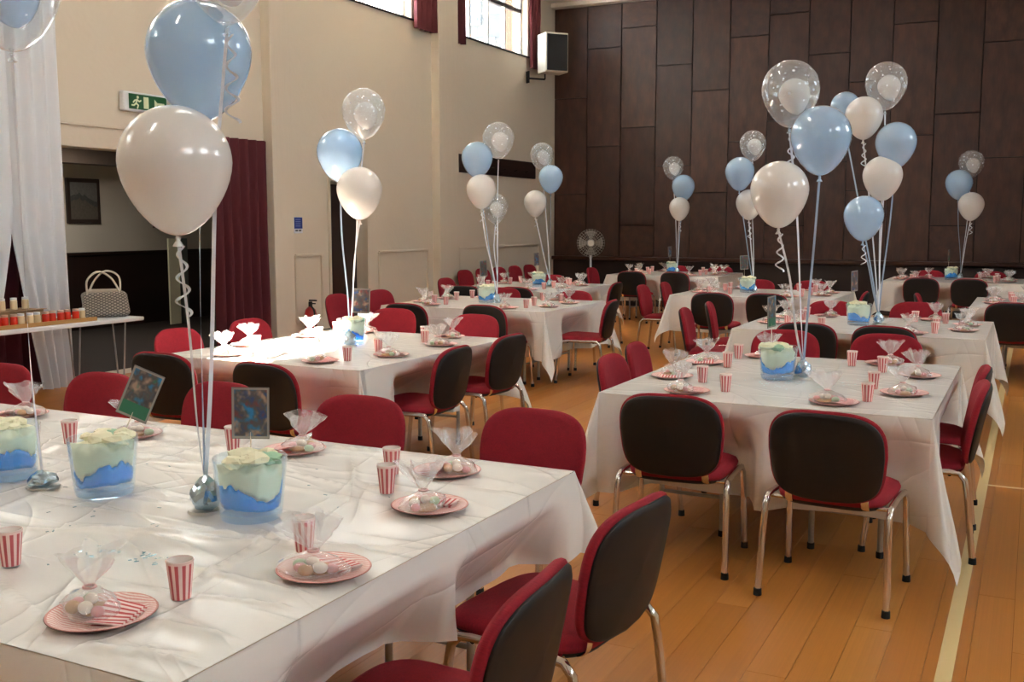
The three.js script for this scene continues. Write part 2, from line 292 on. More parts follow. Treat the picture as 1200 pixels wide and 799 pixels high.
// ---------------------------------------------------------------- curtains
function curtainGeo(w, h, folds, amp, seedv = 0, flare = 0, part = 0) {   // hangs from y = h down to 0, along z, thickness by folds; closed sheet of two sides
  const f = (side) => surface(folds * 10, 12, (u, v) => { const t = u * folds * Math.PI * 2, a = amp * (0.7 + 0.5 * v); const z = (u - 0.5) * w * (1 + flare * v) + (part < 0 ? part * u : part * (1 - u)) * Math.max(0, v - 0.62) + 0.012 * N3(u * 8, v * 3, seedv); const x = a * Math.sin(t + seedv + 0.5 * N3(u * 4, v * 2, seedv)) + side; return [x, h * (1 - v), z, u * w, v * h]; });
  return merge([f(0.004), f(-0.004)]);
}
function curtain(name, label, x, z0, z1, y0, y1, folds, amp, s) { const o = single(name, curtainGeo(Math.abs(z1 - z0), y1 - y0, folds, amp, s), M.maroonSheet, label, 'curtain'); o.position.set(x, y0, (z0 + z1) / 2); return o; }
M.maroonSheet = M.maroon.clone(); M.maroonSheet.side = THREE.DoubleSide;
curtain('window_curtain', 'maroon curtain on the stage side of the blown-out bright window', LX + 0.1, -13.4, -13.98, 4.47, 5.7, 4, 0.04, 1);
curtain('window_curtain', 'thin dark maroon curtain between the pilaster and the house-view window', LX + 0.08, -14.66, -14.92, 4.44, 5.7, 2, 0.03, 2);
curtain('window_curtain', 'maroon curtain hanging behind the wall loudspeaker', LX + 0.1, -17.32, -17.75, 4.4, 5.7, 3, 0.04, 3);
curtain('opening_curtain', 'tall maroon curtain at the pilaster side of the wide opening', LX + 0.12, -9.05, -9.98, 0.04, 2.56, 6, 0.05, 4);
curtain('opening_curtain', 'maroon curtain behind the white tulle and the buffet table', LX + 0.1, -5.3, -6.82, 0.04, 2.5, 9, 0.05, 5);
for (const [label, z0, z1, s, fl, ln] of [['white tulle drape beside the side room opening', -6.16, -6.74, 6, 0, -0.7], ['white tulle drape parted from its neighbour, behind the buffet jars', -4.3, -6.18, 7, 0, 0.9]]) {
  const o = single('tulle_drape', curtainGeo(Math.abs(z1 - z0), 4.05, s === 6 ? 4 : 9, 0.035, s, fl, ln), M.tulle, label, 'drape'); o.position.set(LX + 0.42, 0.05, (z0 + z1) / 2); }
{ const r = thing('drape_rail', 'steel rail holding up the white tulle drapes', 'rail'); mesh('pole', rod(V(LX + 0.42, 4.12, -4.2), V(LX + 0.42, 4.12, -6.8), 0.018), M.steel, r); for (const z of [-4.3, -6.7]) mesh('bracket', rod(V(LX + 0.002, 4.12, z), V(LX + 0.42, 4.12, z), 0.012), M.steel, r); }

// ---------------------------------------------------------------- things on the walls
{ const g = thing('exit_sign', 'green and white running-man exit sign over the wide opening', 'sign');
  mesh('housing', rbox(LX + 0.05, 2.83, -8.11, 0.08, 0.2, 0.6, 0.02), M.frame, g);
  const c = document.createElement('canvas'); c.width = 256; c.height = 80; const x = c.getContext('2d'); x.fillStyle = '#1d5a34'; x.fillRect(0, 0, 256, 80); x.fillStyle = '#e6edc8';
  x.beginPath(); x.arc(60, 16, 8, 0, 7); x.fill(); x.lineWidth = 9; x.strokeStyle = '#e6edc8'; x.lineCap = 'round';
  for (const l of [[56, 28, 48, 48], [48, 48, 62, 58], [62, 58, 56, 74], [48, 48, 34, 60], [34, 60, 20, 60], [56, 30, 40, 34], [40, 34, 30, 44], [56, 30, 70, 38], [70, 38, 80, 32]]) { x.beginPath(); x.moveTo(l[0], l[1]); x.lineTo(l[2], l[3]); x.stroke(); }
  x.fillRect(98, 10, 34, 62); x.beginPath(); x.moveTo(200, 40); x.lineTo(172, 16); x.lineTo(172, 64); x.fill(); x.fillRect(196, 33, 44, 14);
  const t = new THREE.CanvasTexture(c); t.colorSpace = THREE.SRGBColorSpace;
  const p = mesh('legend', new THREE.PlaneGeometry(0.52, 0.155), std('#ffffff', 0.4, { map: t }), g); p.rotation.y = Math.PI / 2; p.position.set(LX + 0.0925, 2.83, -8.13); }
{ const g = thing('blue_notice', 'small blue notice with white lines on the wall by the doorway', 'sign');
  const c = document.createElement('canvas'); c.width = 64; c.height = 72; const x = c.getContext('2d'); x.fillStyle = '#2b3f8e'; x.fillRect(0, 0, 64, 72); x.fillStyle = '#e9ebf2'; x.fillRect(0, 52, 64, 20); x.fillStyle = '#7d8cc4'; for (const y of [8, 18, 28, 38]) x.fillRect(10, y, 40, 4); x.fillStyle = '#30323c'; x.fillRect(8, 58, 20, 6); x.fillRect(34, 58, 20, 6);
  const t = new THREE.CanvasTexture(c); t.colorSpace = THREE.SRGBColorSpace;
  mesh('board', rbox(LX + 0.008, 1.55, -10.67, 0.01, 0.21, 0.17, 0.003), M.frame, g);
  const p = mesh('print', new THREE.PlaneGeometry(0.165, 0.2), std('#ffffff', 0.5, { map: t }), g); p.rotation.y = Math.PI / 2; p.position.set(LX + 0.0142, 1.55, -10.67); }
{ const g = thing('wall_board', 'long dark wooden board fixed to the wall near the stage corner', 'board');
  mesh('board', rbox(LX + 0.02, 2.55, -16.2, 0.04, 0.3, 3.0, 0.008), M.darkWood, g); for (let i = 0; i < 6; i++) mesh('hook', rod(V(LX + 0.03, 2.5, -15 - i * 0.45), V(LX + 0.1, 2.52, -15 - i * 0.45), 0.008), M.rubber, g); }
{ const g = thing('loudspeaker', 'pale-sided loudspeaker with black grille on a corner wall bracket', 'speaker');
  mesh('cabinet', rbox(0, 0, 0, 0.42, 0.66, 0.36, 0.02), std('#cfc6b4', 0.5), g);
  mesh('grille', rbox(0.0, 0, 0.185, 0.38, 0.6, 0.03, 0.012), std('#171719', 0.75, { bumpMap: rep(weaveBump, 8, 8), bumpScale: 0.002 }), g);
  mesh('bracket', merge([rod(V(-0.1, -0.3, -0.1), V(-0.1, -0.42, -0.1), 0.014), rod(V(-0.1, -0.42, -0.1), V(-0.36, -0.4, -0.22), 0.016), rbox(-0.37, -0.38, -0.22, 0.03, 0.2, 0.1, 0.006)]), M.rubber, g);
  g.position.set(LX + 0.52, 4.62, BZ + 1.2); g.rotation.y = 0.85; g.scale.setScalar(1.06); }
{ const g = thing('fire_extinguisher', 'red fire extinguisher with black hose standing by the wall', 'extinguisher');
  mesh('cylinder', new THREE.LatheGeometry([V2(0, 0), V2(0.075, 0), V2(0.08, 0.02), V2(0.08, 0.4), V2(0.065, 0.46), V2(0.025, 0.5), V2(0, 0.5)], 20), phy('#a3141c', 0.3, { clearcoat: 0.5 }), g);
  mesh('valve', merge([rbox(0, 0.53, 0, 0.04, 0.07, 0.04, 0.006), rbox(0.04, 0.58, 0, 0.12, 0.02, 0.025, 0.005), rbox(0.03, 0.54, 0, 0.1, 0.015, 0.025, 0.005)]), M.rubber, g);
  mesh('hose', tube([V(0.02, 0.52, 0.03), V(0.1, 0.46, 0.06), V(0.105, 0.3, 0.05), V(0.1, 0.14, 0.04)], 0.012), M.rubber, g);
  g.position.set(LX + 0.14, 0, -10.72); }
{ const g = thing('pedestal_fan', 'grey round pedestal fan standing in front of the dark stage panels', 'fan');
  mesh('base', new THREE.LatheGeometry([V2(0, 0), V2(0.2, 0), V2(0.2, 0.015), V2(0.05, 0.04), V2(0, 0.04)], 28), M.frame, g);
  mesh('pole', rod(V(0, 0.03, 0), V(0, 0.98, 0), 0.02, 12), M.frame, g);
  const head = new THREE.Group(); head.name = 'fan_head'; g.add(head); head.position.set(0, 1.21, 0.05);
  const rings = []; for (let i = 0; i < 5; i++) rings.push(new THREE.TorusGeometry(0.06 + i * 0.048, 0.003, 5, 36).translate(0, 0, 0.085 - i * 0.010));
  for (let i = 0; i < 30; i++) { const a = i / 30 * Math.PI * 2; rings.push(tube([V(Math.cos(a) * 0.05, Math.sin(a) * 0.05, 0.088), V(Math.cos(a) * 0.18, Math.sin(a) * 0.18, 0.07), V(Math.cos(a) * 0.26, Math.sin(a) * 0.26, 0), V(Math.cos(a) * 0.15, Math.sin(a) * 0.15, -0.08)], 0.003, 8, 4)); }
  mesh('grille', merge(rings), std('#b9b3aa', 0.4), head);
  mesh('hub_cap', new THREE.CylinderGeometry(0.055, 0.055, 0.02, 24).rotateX(Math.PI / 2).translate(0, 0, 0.092), std('#e7e2d8', 0.5), head);
  mesh('motor', new THREE.CylinderGeometry(0.07, 0.05, 0.16, 20).rotateX(Math.PI / 2).translate(0, 0, -0.12), M.frame, head);
  for (let i = 0; i < 4; i++) { const b = surface(6, 4, (u, v) => { const r = 0.05 + u * 0.18, a = (v - 0.5) * 0.9 * (0.6 + u * 0.6); return [r * Math.cos(a), r * Math.sin(a), (v - 0.5) * 0.05]; }); const m2 = std('#8d8780', 0.4, { side: THREE.DoubleSide }); const o = mesh('blade', b, m2, head); o.rotation.z = i * Math.PI / 2; }
  mesh('neck', rbox(0, 1.0, -0.06, 0.06, 0.16, 0.08, 0.012), M.frame, g);
  g.position.set(-7.35, 0, -17.75); g.rotation.y = 0.4; }

// ---------------------------------------------------------------- the chair
function makeChair() {
  const g = new THREE.Group(); g.name = numbered('stacking_chair'); tag(g, '', 'chair');
  const bo = []; for (let i = 0; i < 52; i++) { const t = i / 52 * Math.PI * 2, c = Math.cos(t), q = Math.sin(t), n = q >= 0 ? 3.1 : 5; let x = 0.24 * Math.sign(c) * Math.abs(c) ** (2 / n), y = 0.19 * Math.sign(q) * Math.abs(q) ** (2 / n); if (y < 0) { y -= 0.018 * (1 - (x / 0.24) ** 2); x *= 1 + 0.35 * y; } bo.push([x, y]); }
  const bend = (geo) => eachVertex(geo, (x, y, z) => [x, y, z + 0.55 * x * x]).rotateX(-0.19).translate(0, 0.634, -0.262);
  mesh('backrest', bend(pad(bo, [[0.001, 0.004], [0.5, 0.004], [0.965, 0.004], [1, 0.012], [1, 0.022], [0.965, 0.034], [0.85, 0.040], [0.5, 0.043], [0.001, 0.044]].map(([s, z]) => [s, z]))), M.red, g);
  mesh('back_shell', bend(pad(bo, [[0.001, -0.014], [0.55, -0.014], [0.88, -0.011], [0.955, -0.004], [0.968, 0.003], [0.9, 0.006], [0.001, 0.006]])), M.black, g);
  const so = superellipse(0.235, 0.232, 4.2, 44, ([x, y]) => [x * (1 + 0.05 * (y / 0.232)), y]);
  const lay = (geo) => geo.rotateX(Math.PI / 2);                  // outline y becomes +z (front)
  mesh('seat', eachVertex(lay(pad(so, [[0.001, -0.052], [0.5, -0.051], [0.85, -0.046], [0.965, -0.034], [1, -0.016], [0.985, -0.002], [0.9, 0.002], [0.001, 0.002]])), (x, y, z) => [x, y + 0.425 + 0.03 * z - 0.35 * Math.max(0, z - 0.12) ** 1.5, z + 0.035]), M.red, g);
  mesh('seat_pan', eachVertex(lay(pad(so, [[0.001, -0.004], [0.93, -0.004], [0.975, 0.002], [0.93, 0.016], [0.6, 0.022], [0.001, 0.022]])), (x, y, z) => [x, y + 0.425 + 0.03 * z - 0.35 * Math.max(0, z - 0.12) ** 1.5, z + 0.035]), M.black, g);
  for (const s of [-1, 1]) for (const f of [-1, 1]) {
    const l = mesh('leg', bentTube([V(s * 0.262, 0.012, f * 0.245), V(s * 0.252, 0.424, f * 0.195), V(s * 0.245, 0.422, 0)], 0.05, 14, 0.0142, 8), M.chrome, g);
    mesh('foot', new THREE.CylinderGeometry(0.0165, 0.018, 0.03, 10).translate(s * 0.2622, 0.015, f * 0.2455), M.rubber, l);
  }
  for (const z of [-0.13, 0.13]) mesh('crossbar', rod(V(-0.246, 0.412, z), V(0.246, 0.412, z), 0.0095, 8), M.chrome, g);
  for (const s of [-1, 1]) mesh('back_arm', surface(12, 8, (u, v) => {
    const c = new THREE.CatmullRomCurve3([V(0, 0.408, -0.10), V(0, 0.408, -0.165), V(0, 0.424, -0.190), V(0, 0.46, -0.198), V(0, 0.52, -0.214)]); const p = c.getPoint(u), t = c.getTangent(u), a = v * Math.PI * 2; const nx = Math.cos(a) * 0.016, nn = Math.sin(a) * 0.004; return [s * 0.155 + nx, p.y - t.z * nn, p.z + t.y * nn]; }, true), M.chrome, g);
  return proto(g);
}
const chairProto = makeChair();
function chair(x, z, deg, label) { const c = copy(chairProto, label, 'red stacking chairs'); c.position.set(x, 0.0008, z); c.rotation.y = deg * Math.PI / 180; return c; }

// ---------------------------------------------------------------- folding tables and their cloths
const TOP = 0.742;
function makeFoldingTable() {
  const g = new THREE.Group(); g.name = numbered('folding_table'); tag(g, '', 'table');
  mesh('tabletop', rbox(0, TOP - 0.022, 0, 0.752, 0.036, 1.825, 0.008), M.tableTop, g);
  for (const z of [-0.6, 0.6]) for (const x of [-0.16, 0.16]) { const l = mesh('leg', rod(V(x, 0.01, z), V(x, TOP - 0.04, z), 0.014, 8), M.steel, g); mesh('foot', new THREE.CylinderGeometry(0.018, 0.018, 0.03, 10).translate(x, 0.015, z), M.rubber, l); }
  for (const z of [-0.6, 0.6]) mesh('stretcher', rod(V(-0.16, 0.2, z), V(0.16, 0.2, z), 0.01, 8), M.steel, g);
  return proto(g);
}
const tableProto = makeFoldingTable();
function clothGeo(w, l, drop, opt) {                              // centred, top at TOP; the skirt falls round the rim with folds and hanging corners
  const { nx, nz, crease, sd, ear = 0.17, mid = 0, push = [] } = opt;
  const hw = w / 2 + 0.004, hl = l / 2 + 0.004, rc = 0.004;
  const H = (x, z) => { const e = Math.min(1, Math.min(hw - Math.abs(x), hl - Math.abs(z)) / 0.08); return TOP + 0.0022 + Math.max(0, e) * crease(x, z); };
  const top = surface(nx, nz, (u, v) => { const x = (u - 0.5) * 2 * hw, z = (v - 0.5) * 2 * hl; return [x, H(x, z), z, x, z]; });
  // rim samples: [x, z, nx, nz, length, cornerness, s]
  const rim = []; let s = 0;
  const corners = [[1, 1], [-1, 1], [-1, -1], [1, -1]];
  for (let c = 0; c < 4; c++) {
    const [sx, sz] = corners[c], a0 = c * Math.PI / 2;
    for (let i = 0; i <= 18; i++) { const ph = i / 18 * Math.PI / 2, a = a0 + ph; const cx = sx * (hw - rc), cz = sz * (hl - rc); const len = drop / Math.max(Math.cos(ph), Math.sin(ph)); rim.push([cx + rc * Math.cos(a), cz + rc * Math.sin(a), Math.cos(a), Math.sin(a), len, Math.sin(2 * ph), s]); s += drop * 0.03; }
    const [tx, tz] = corners[(c + 1) % 4]; const A = [sx * (hw - rc) + rc * Math.cos(a0 + Math.PI / 2), sz * (hl - rc) + rc * Math.sin(a0 + Math.PI / 2)], B = [tx * (hw - rc) + rc * Math.cos(a0 + Math.PI / 2), tz * (hl - rc) + rc * Math.sin(a0 + Math.PI / 2)];
    const L = Math.hypot(B[0] - A[0], B[1] - A[1]), n = Math.ceil(L / 0.04);
    for (let i = 1; i < n; i++) { const t = i / n; rim.push([A[0] + (B[0] - A[0]) * t, A[1] + (B[1] - A[1]) * t, Math.cos(a0 + Math.PI / 2), Math.sin(a0 + Math.PI / 2), drop, 0, s + L * t]); } s += L;
  }
  const R = rim.length, nv = 16;
  const skirt = surface(R, nv, (u, v) => {
    const [x, z, ax, az, len, cor, ss] = rim[Math.round(u * R) % R];
    const f1 = N3(ss * 2.1, v * 0.9, sd), f2 = N3(ss * 6.5, v * 1.7, sd + 9), b = Math.min(1, v * 5);
    let out = 0.004 + 0.006 * b + v * (0.036 * (0.5 + f1) + 0.018 * f2) + ear * cor ** 1.5 * v ** 1.1;
    if (mid) { const d = Math.abs(x) / 0.05; out += 0.05 * v * Math.exp(-d * d); }
    out = Math.max(0.008 * b, out);
    let down = Math.sqrt(Math.max(0, (len * v) ** 2 - (ear * cor ** 1.5 * v) ** 2)) * (1 + 0.05 * f1 * v) ; down = Math.min(down, TOP - 0.006);
    for (const [px, pz, side, depth] of push) {                  // seats press the hanging cloth inwards
      const on = side === 'n' ? az > 0.7 : side === 'f' ? az < -0.7 : side === 'l' ? ax < -0.7 : ax > 0.7; if (!on || depth <= 0) continue;
      const lat = Math.abs(side === 'n' || side === 'f' ? x - px : z - pz), k = Math.min(1, Math.max(0, (0.36 - lat) / 0.1)), q = Math.min(1, Math.max(0, (down - 0.07) / 0.18));
      out -= (depth + 0.05) * k * k * (3 - 2 * k) * q;
    }
    return [x + ax * out, TOP + 0.0022 - down, z + az * out, ss, len * v];
  }, true);
  return merge([top, skirt]);
}
const calm = (sd, k = 0.0035) => (x, z) => k * (0.6 + N3(x * 2.3, z * 2.3, sd)) + 0.0016 * N3(x * 7, z * 7, sd + 3);
// sharp crossing folds in the sheet of the long table
const folds1 = [];
{ const s0 = seed; seed = 777; for (let i = 0; i < 80; i++) folds1.push([rr(-1.65, 1.65), rr(-0.92, 0.92), rr(-0.3, 0.35) + (i % 4 === 3 ? -1.0 : 0), rr(0.2, 0.75), rr(0.006, 0.015), rr(0.006, 0.014)]); seed = s0; }
const rests = [[-1.94, -2.2, 0.1], [-2.52, -2.2, 0.1], [-2.96, -2.2, 0.1], [-2.1, -2.19, 0.06], [-2.76, -2.17, 0.06], [-1.72, -1.48, 0.1], [-1.655, -1.64, 0.03], [-2.5, -1.5, 0.1], [-2.19, -1.62, 0.03], [-1.475, -1.92, 0.1], [-1.62, -2.03, 0.03], [-1.54, -2.51, 0.1], [-1.75, -2.6, 0.03], [-1.71, -2.9, 0.1], [-1.87, -2.81, 0.03], [-2.37, -2.93, 0.1], [-2.59, -2.85, 0.03], [-3.11, -2.86, 0.1], [-3.22, -2.66, 0.03], [-3.87, -2.95, 0.1], [-3.95, -2.7, 0.03]];
const crumpled = (x, z) => { let h = calm(4, 0.006)(x, z); for (const [cx, cz, a, l, s, w] of folds1) { const dx = x - cx, dz = z - cz, t = dx * Math.cos(a) - dz * Math.sin(a), n = dx * Math.sin(a) + dz * Math.cos(a) + 0.03 * Math.sin(t * 4 + cx * 9); if (Math.abs(t) < l) h += s * Math.exp(-Math.abs(n) / w) * (1 - (t / l) ** 2); } for (const [ix, iz, r] of rests) { const d = Math.hypot(x - 2.885 - ix, z - 2.225 - iz), k = Math.min(1, Math.max(0, (d - r) / 0.05)); h = Math.min(h, 0.0072) * (1 - k) + h * k; }   // the sheet lies flat under what stands on it
  return Math.max(0, h); };
const T = {
  1: { d: 'the long three-vase table', x0: -4.41, x1: -1.36, z0: -3.14, z1: -1.31, along: 'z', tables: 4, drop: 0.28, ear: 0.1, crease: crumpled, nx: 300, nz: 190 },
  2: { d: 'the sunlit table', x0: -4.93, x1: -3.4, z0: -6.62, z1: -4.79, along: 'z', tables: 2, drop: 0.42 },
  3: { d: 'the table just behind the sunlit one', x0: -5.93, x1: -4.1, z0: -10.3, z1: -8.77, along: 'x', tables: 2, drop: 0.46 },
  4: { d: 'the table beside the wall chairs', x0: -6.7, x1: -5.17, z0: -13.2, z1: -11.37, along: 'z', tables: 2, drop: 0.42 },
  5: { d: 'the table beside the floor line', x0: -1.89, x1: -0.36, z0: -6.53, z1: -4.7, along: 'z', tables: 2, drop: 0.5, mid: 1 },
  6: { d: 'the table under six balloons', x0: -2.12, x1: -0.29, z0: -9.62, z1: -8.09, along: 'x', tables: 2, drop: 0.48 },
  7: { d: 'the table behind the six-balloon one', x0: -3.78, x1: -1.95, z0: -13.1, z1: -11.57, along: 'x', tables: 2, drop: 0.42 },
  8: { d: 'the table nearest the fan', x0: -6.2, x1: -4.37, z0: -17.2, z1: -15.67, along: 'x', tables: 2, drop: 0.42 },
  9: { d: 'the stage table away from the fan', x0: -1.95, x1: -0.12, z0: -17.2, z1: -15.67, along: 'x', tables: 2, drop: 0.42 },
  10: { d: 'the table without balloons', x0: -0.55, x1: 1.28, z0: -12.75, z1: -11.22, along: 'x', tables: 2, drop: 0.42 },
};
const seats = [
  [1, 'r', -1.19, -1.94, 4], [1, 'r', -1.2, -2.66, -6], [1, 'f', -4.17, -3.42, 2], [1, 'f', -3.43, -3.45, -3], [1, 'f', -2.6, -3.43, 1], [1, 'f', -1.79, -3.48, -2], [1, 'f', -4.93, -3.42, 3],
  [2, 'n', -4.6, -4.70, 3], [2, 'n', -3.73, -4.62, -4], [2, 'r', -3.42, -5.47, 3], [2, 'r', -3.44, -6.28, -3], [2, 'l', -5.24, -5.5, 2], [2, 'l', -5.28, -6.3, 0], [2, 'f', -5.05, -7.42, 2], [2, 'f', -4.13, -7.22, -2],
  [3, 'n', -5.33, -8.5, 2], [3, 'n', -4.55, -8.66, -2], [3, 'r', -3.97, -9.5, 8], [3, 'l', -6.4, -9.0, 3], [3, 'l', -6.38, -9.75, -2], [3, 'f', -5.55, -10.5, 2], [3, 'f', -4.6, -10.36, -3],
  [4, 'n', -6.2, -11.2, 1], [4, 'n', -5.5, -11.22, -2], [4, 'l', -7.0, -12.3, 2], [4, 'r', -5.03, -12.4, 3], [4, 'f', -6.3, -13.5, 2],
  [5, 'n', -1.44, -4.62, 4], [5, 'n', -0.71, -4.5, -3], [5, 'l', -1.9, -5.53, 3], [5, 'l', -1.98, -6.18, 6], [5, 'f', -1.54, -7.12, 2], [5, 'f', -0.88, -7.15, -2], [5, 'r', -0.45, -5.36, 4], [5, 'r', -0.47, -5.96, 2],
  [6, 'n', -1.55, -8.27, 2], [6, 'n', -0.96, -8.27, -2], [6, 'l', -2.52, -8.95, 8], [6, 'l', -2.52, -9.75, 12], [6, 'f', -0.98, -10.28, 2], [6, 'f', -1.75, -10.1, -2],
  [7, 'n', -3.15, -11.31, 2], [7, 'n', -2.55, -11.4, -2], [7, 'l', -4.02, -12.0, 3], [7, 'l', -3.98, -12.75, 6], [7, 'f', -3.3, -13.6, 2], [7, 'f', -2.6, -13.6, -2], [7, 'r', -1.92, -11.95, 3],
  [8, 'n', -5.68, -15.62, 2], [8, 'n', -4.96, -15.64, -2], [8, 'f', -4.9, -17.5, 0], [8, 'f', -5.7, -17.5, 0], [8, 'l', -6.48, -16.3, 0],
  [9, 'n', -1.4, -15.58, 2], [9, 'n', -0.77, -15.6, -2], [9, 'f', -1.5, -17.5, 0], [9, 'f', -0.6, -17.5, 0], [9, 'r', -0.13, -16.1, 0],
  [10, 'n', -0.18, -11.19, 2], [10, 'l', -0.85, -11.95, 4],
];
for (const [t, sd, x, z] of seats) { const q = T[t]; (q.push ??= []).push([x - (q.x0 + q.x1) / 2, z - (q.z0 + q.z1) / 2, sd, sd === 'n' ? q.z1 - (z - 0.265) : sd === 'f' ? z + 0.265 - q.z0 : sd === 'l' ? x + 0.265 - q.x0 : q.x1 - (x - 0.265)]); }
for (const k of Object.keys(T)) {
  const t = T[k], w = t.x1 - t.x0, l = t.z1 - t.z0, cx = (t.x0 + t.x1) / 2, cz = (t.z0 + t.z1) / 2; t.cx = cx; t.cz = cz;
  for (let i = 0; i < t.tables; i++) { const o = (i - (t.tables - 1) / 2) * 0.762, lab = (t.tables > 2 ? ['first', 'second', 'third', 'fourth'][i] + ' from window, ' : t.along === 'z' ? ['window half, ', 'inner half, '][i] : ['stage half, ', 'off-stage half, '][i]) + 'folding table under ' + t.d; const c = copy(tableProto, lab, 'folding tables under the cloths'); c.position.set(cx + (t.along === 'z' ? o : 0), 0.0008, cz + (t.along === 'x' ? o : 0)); c.rotation.y = t.along === 'x' ? Math.PI / 2 : 0; }
  const c = single('tablecloth', clothGeo(w, l, t.drop, { nx: t.nx ?? 56, nz: t.nz ?? 56, crease: t.crease ?? calm(+k * 3.7), sd: +k * 5.3, mid: t.mid, ear: t.ear ?? 0.17, push: t.push }), M.cloth, 'white plastic cloth draped over ' + t.d, 'tablecloth');
  c.position.set(cx, 0, cz);
}

// ---------------------------------------------------------------- chairs in their places
const SIDE = { n: 'off-stage end', f: 'stage end', l: 'window side', r: 'inner side' };
const FACE = { n: 180, f: 0, l: 90, r: -90 };
const ORD = ['first', 'second', 'third', 'fourth', 'fifth'];
const spot = (t, s, i, n) => (t === 1 && s === 'f' ? ORD[i] + ' from the inner corner, ' : n < 2 ? '' : (s === 'n' || s === 'f' ? ['window corner', 'inner corner'] : ['off-stage corner', 'stage corner'])[i] + ', ') + SIDE[s] + ' of ' + T[t].d;
for (const t of Object.keys(T)) for (const s of 'nflr') {
  const row = seats.filter((q) => q[0] === +t && q[1] === s).sort((a, b) => (+t === 1 && s === 'f') ? b[2] - a[2] : s === 'n' || s === 'f' ? a[2] - b[2] : b[3] - a[3]);
  row.forEach(([, , x, z, dd = 0], i) => chair(x, z, FACE[s] + dd, 'red chair at ' + spot(+t, s, i, row.length)));
}
for (let i = 0; i < 5; i++) chair(-7.98, -14.55 - i * 0.6, 90, ORD[i] + ' red chair from the pilaster in the row along the window wall');

// ---------------------------------------------------------------- place settings
const plateProto = (() => { const g = new THREE.Group(); g.name = numbered('paper_plate'); tag(g, '', 'plate');
  const prof = [[0.0005, 0.0025], [0.05, 0.0025], [0.082, 0.003], [0.094, 0.010], [0.112, 0.014], [0.1135, 0.0125], [0.094, 0.008], [0.082, 0.0005], [0.0005, 0.0005]];
  mesh('dish', surface(36, prof.length - 1, (u, v) => { const [r, y] = prof[Math.round(v * (prof.length - 1))], a = -u * Math.PI * 2; return [r * Math.cos(a), y, r * Math.sin(a), 0.5 + r * Math.cos(a) / 0.228, 0.5 + r * Math.sin(a) / 0.228]; }), M.plate, g); return proto(g); })();
const cupProto = (() => { const g = new THREE.Group(); g.name = numbered('paper_cup'); tag(g, '', 'cup');
  mesh('wall', surface(33, 3, (u, v) => { const a = -u * Math.PI * 2, r = 0.0215 + 0.0085 * v; return [r * Math.cos(a), v * 0.086, r * Math.sin(a), u, v]; }), M.cup, g);
  mesh('rim', new THREE.TorusGeometry(0.0298, 0.0016, 6, 32).rotateX(Math.PI / 2).translate(0, 0.086, 0), std('#ecd0c8', 0.6), g);
  mesh('inside', surface(24, 3, (u, v) => { const a = u * Math.PI * 2; return v < 0.99 ? [(0.0205 + 0.0085 * (1 - v)) * Math.cos(a), 0.085 * (1 - v) + 0.004, (0.0205 + 0.0085 * (1 - v)) * Math.sin(a)] : [0, 0.004, 0]; }), M.cupInside, g); return proto(g); })();
const napkinProto = (() => { const g = new THREE.Group(); g.name = numbered('paper_napkin'); tag(g, '', 'napkin');
  for (let k = 0; k < 2; k++) mesh('fold', merge([0, 1].map((s) => surface(8, 4, (u, v) => { const x = (u - 0.5) * 0.115, z = (v - 0.5) * 0.075; return [x, 0.002 + k * 0.004 + s * 0.0022 + 0.006 * Math.sin(u * 5 + k) * v * (0.4 + k) + (k ? 0.008 * v : 0), z + k * 0.006, u, v]; }))), M.napkinSheet, g);
  return proto(g); });
M.napkinSheet = M.napkin.clone(); M.napkinSheet.side = THREE.DoubleSide;
const nap = napkinProto();
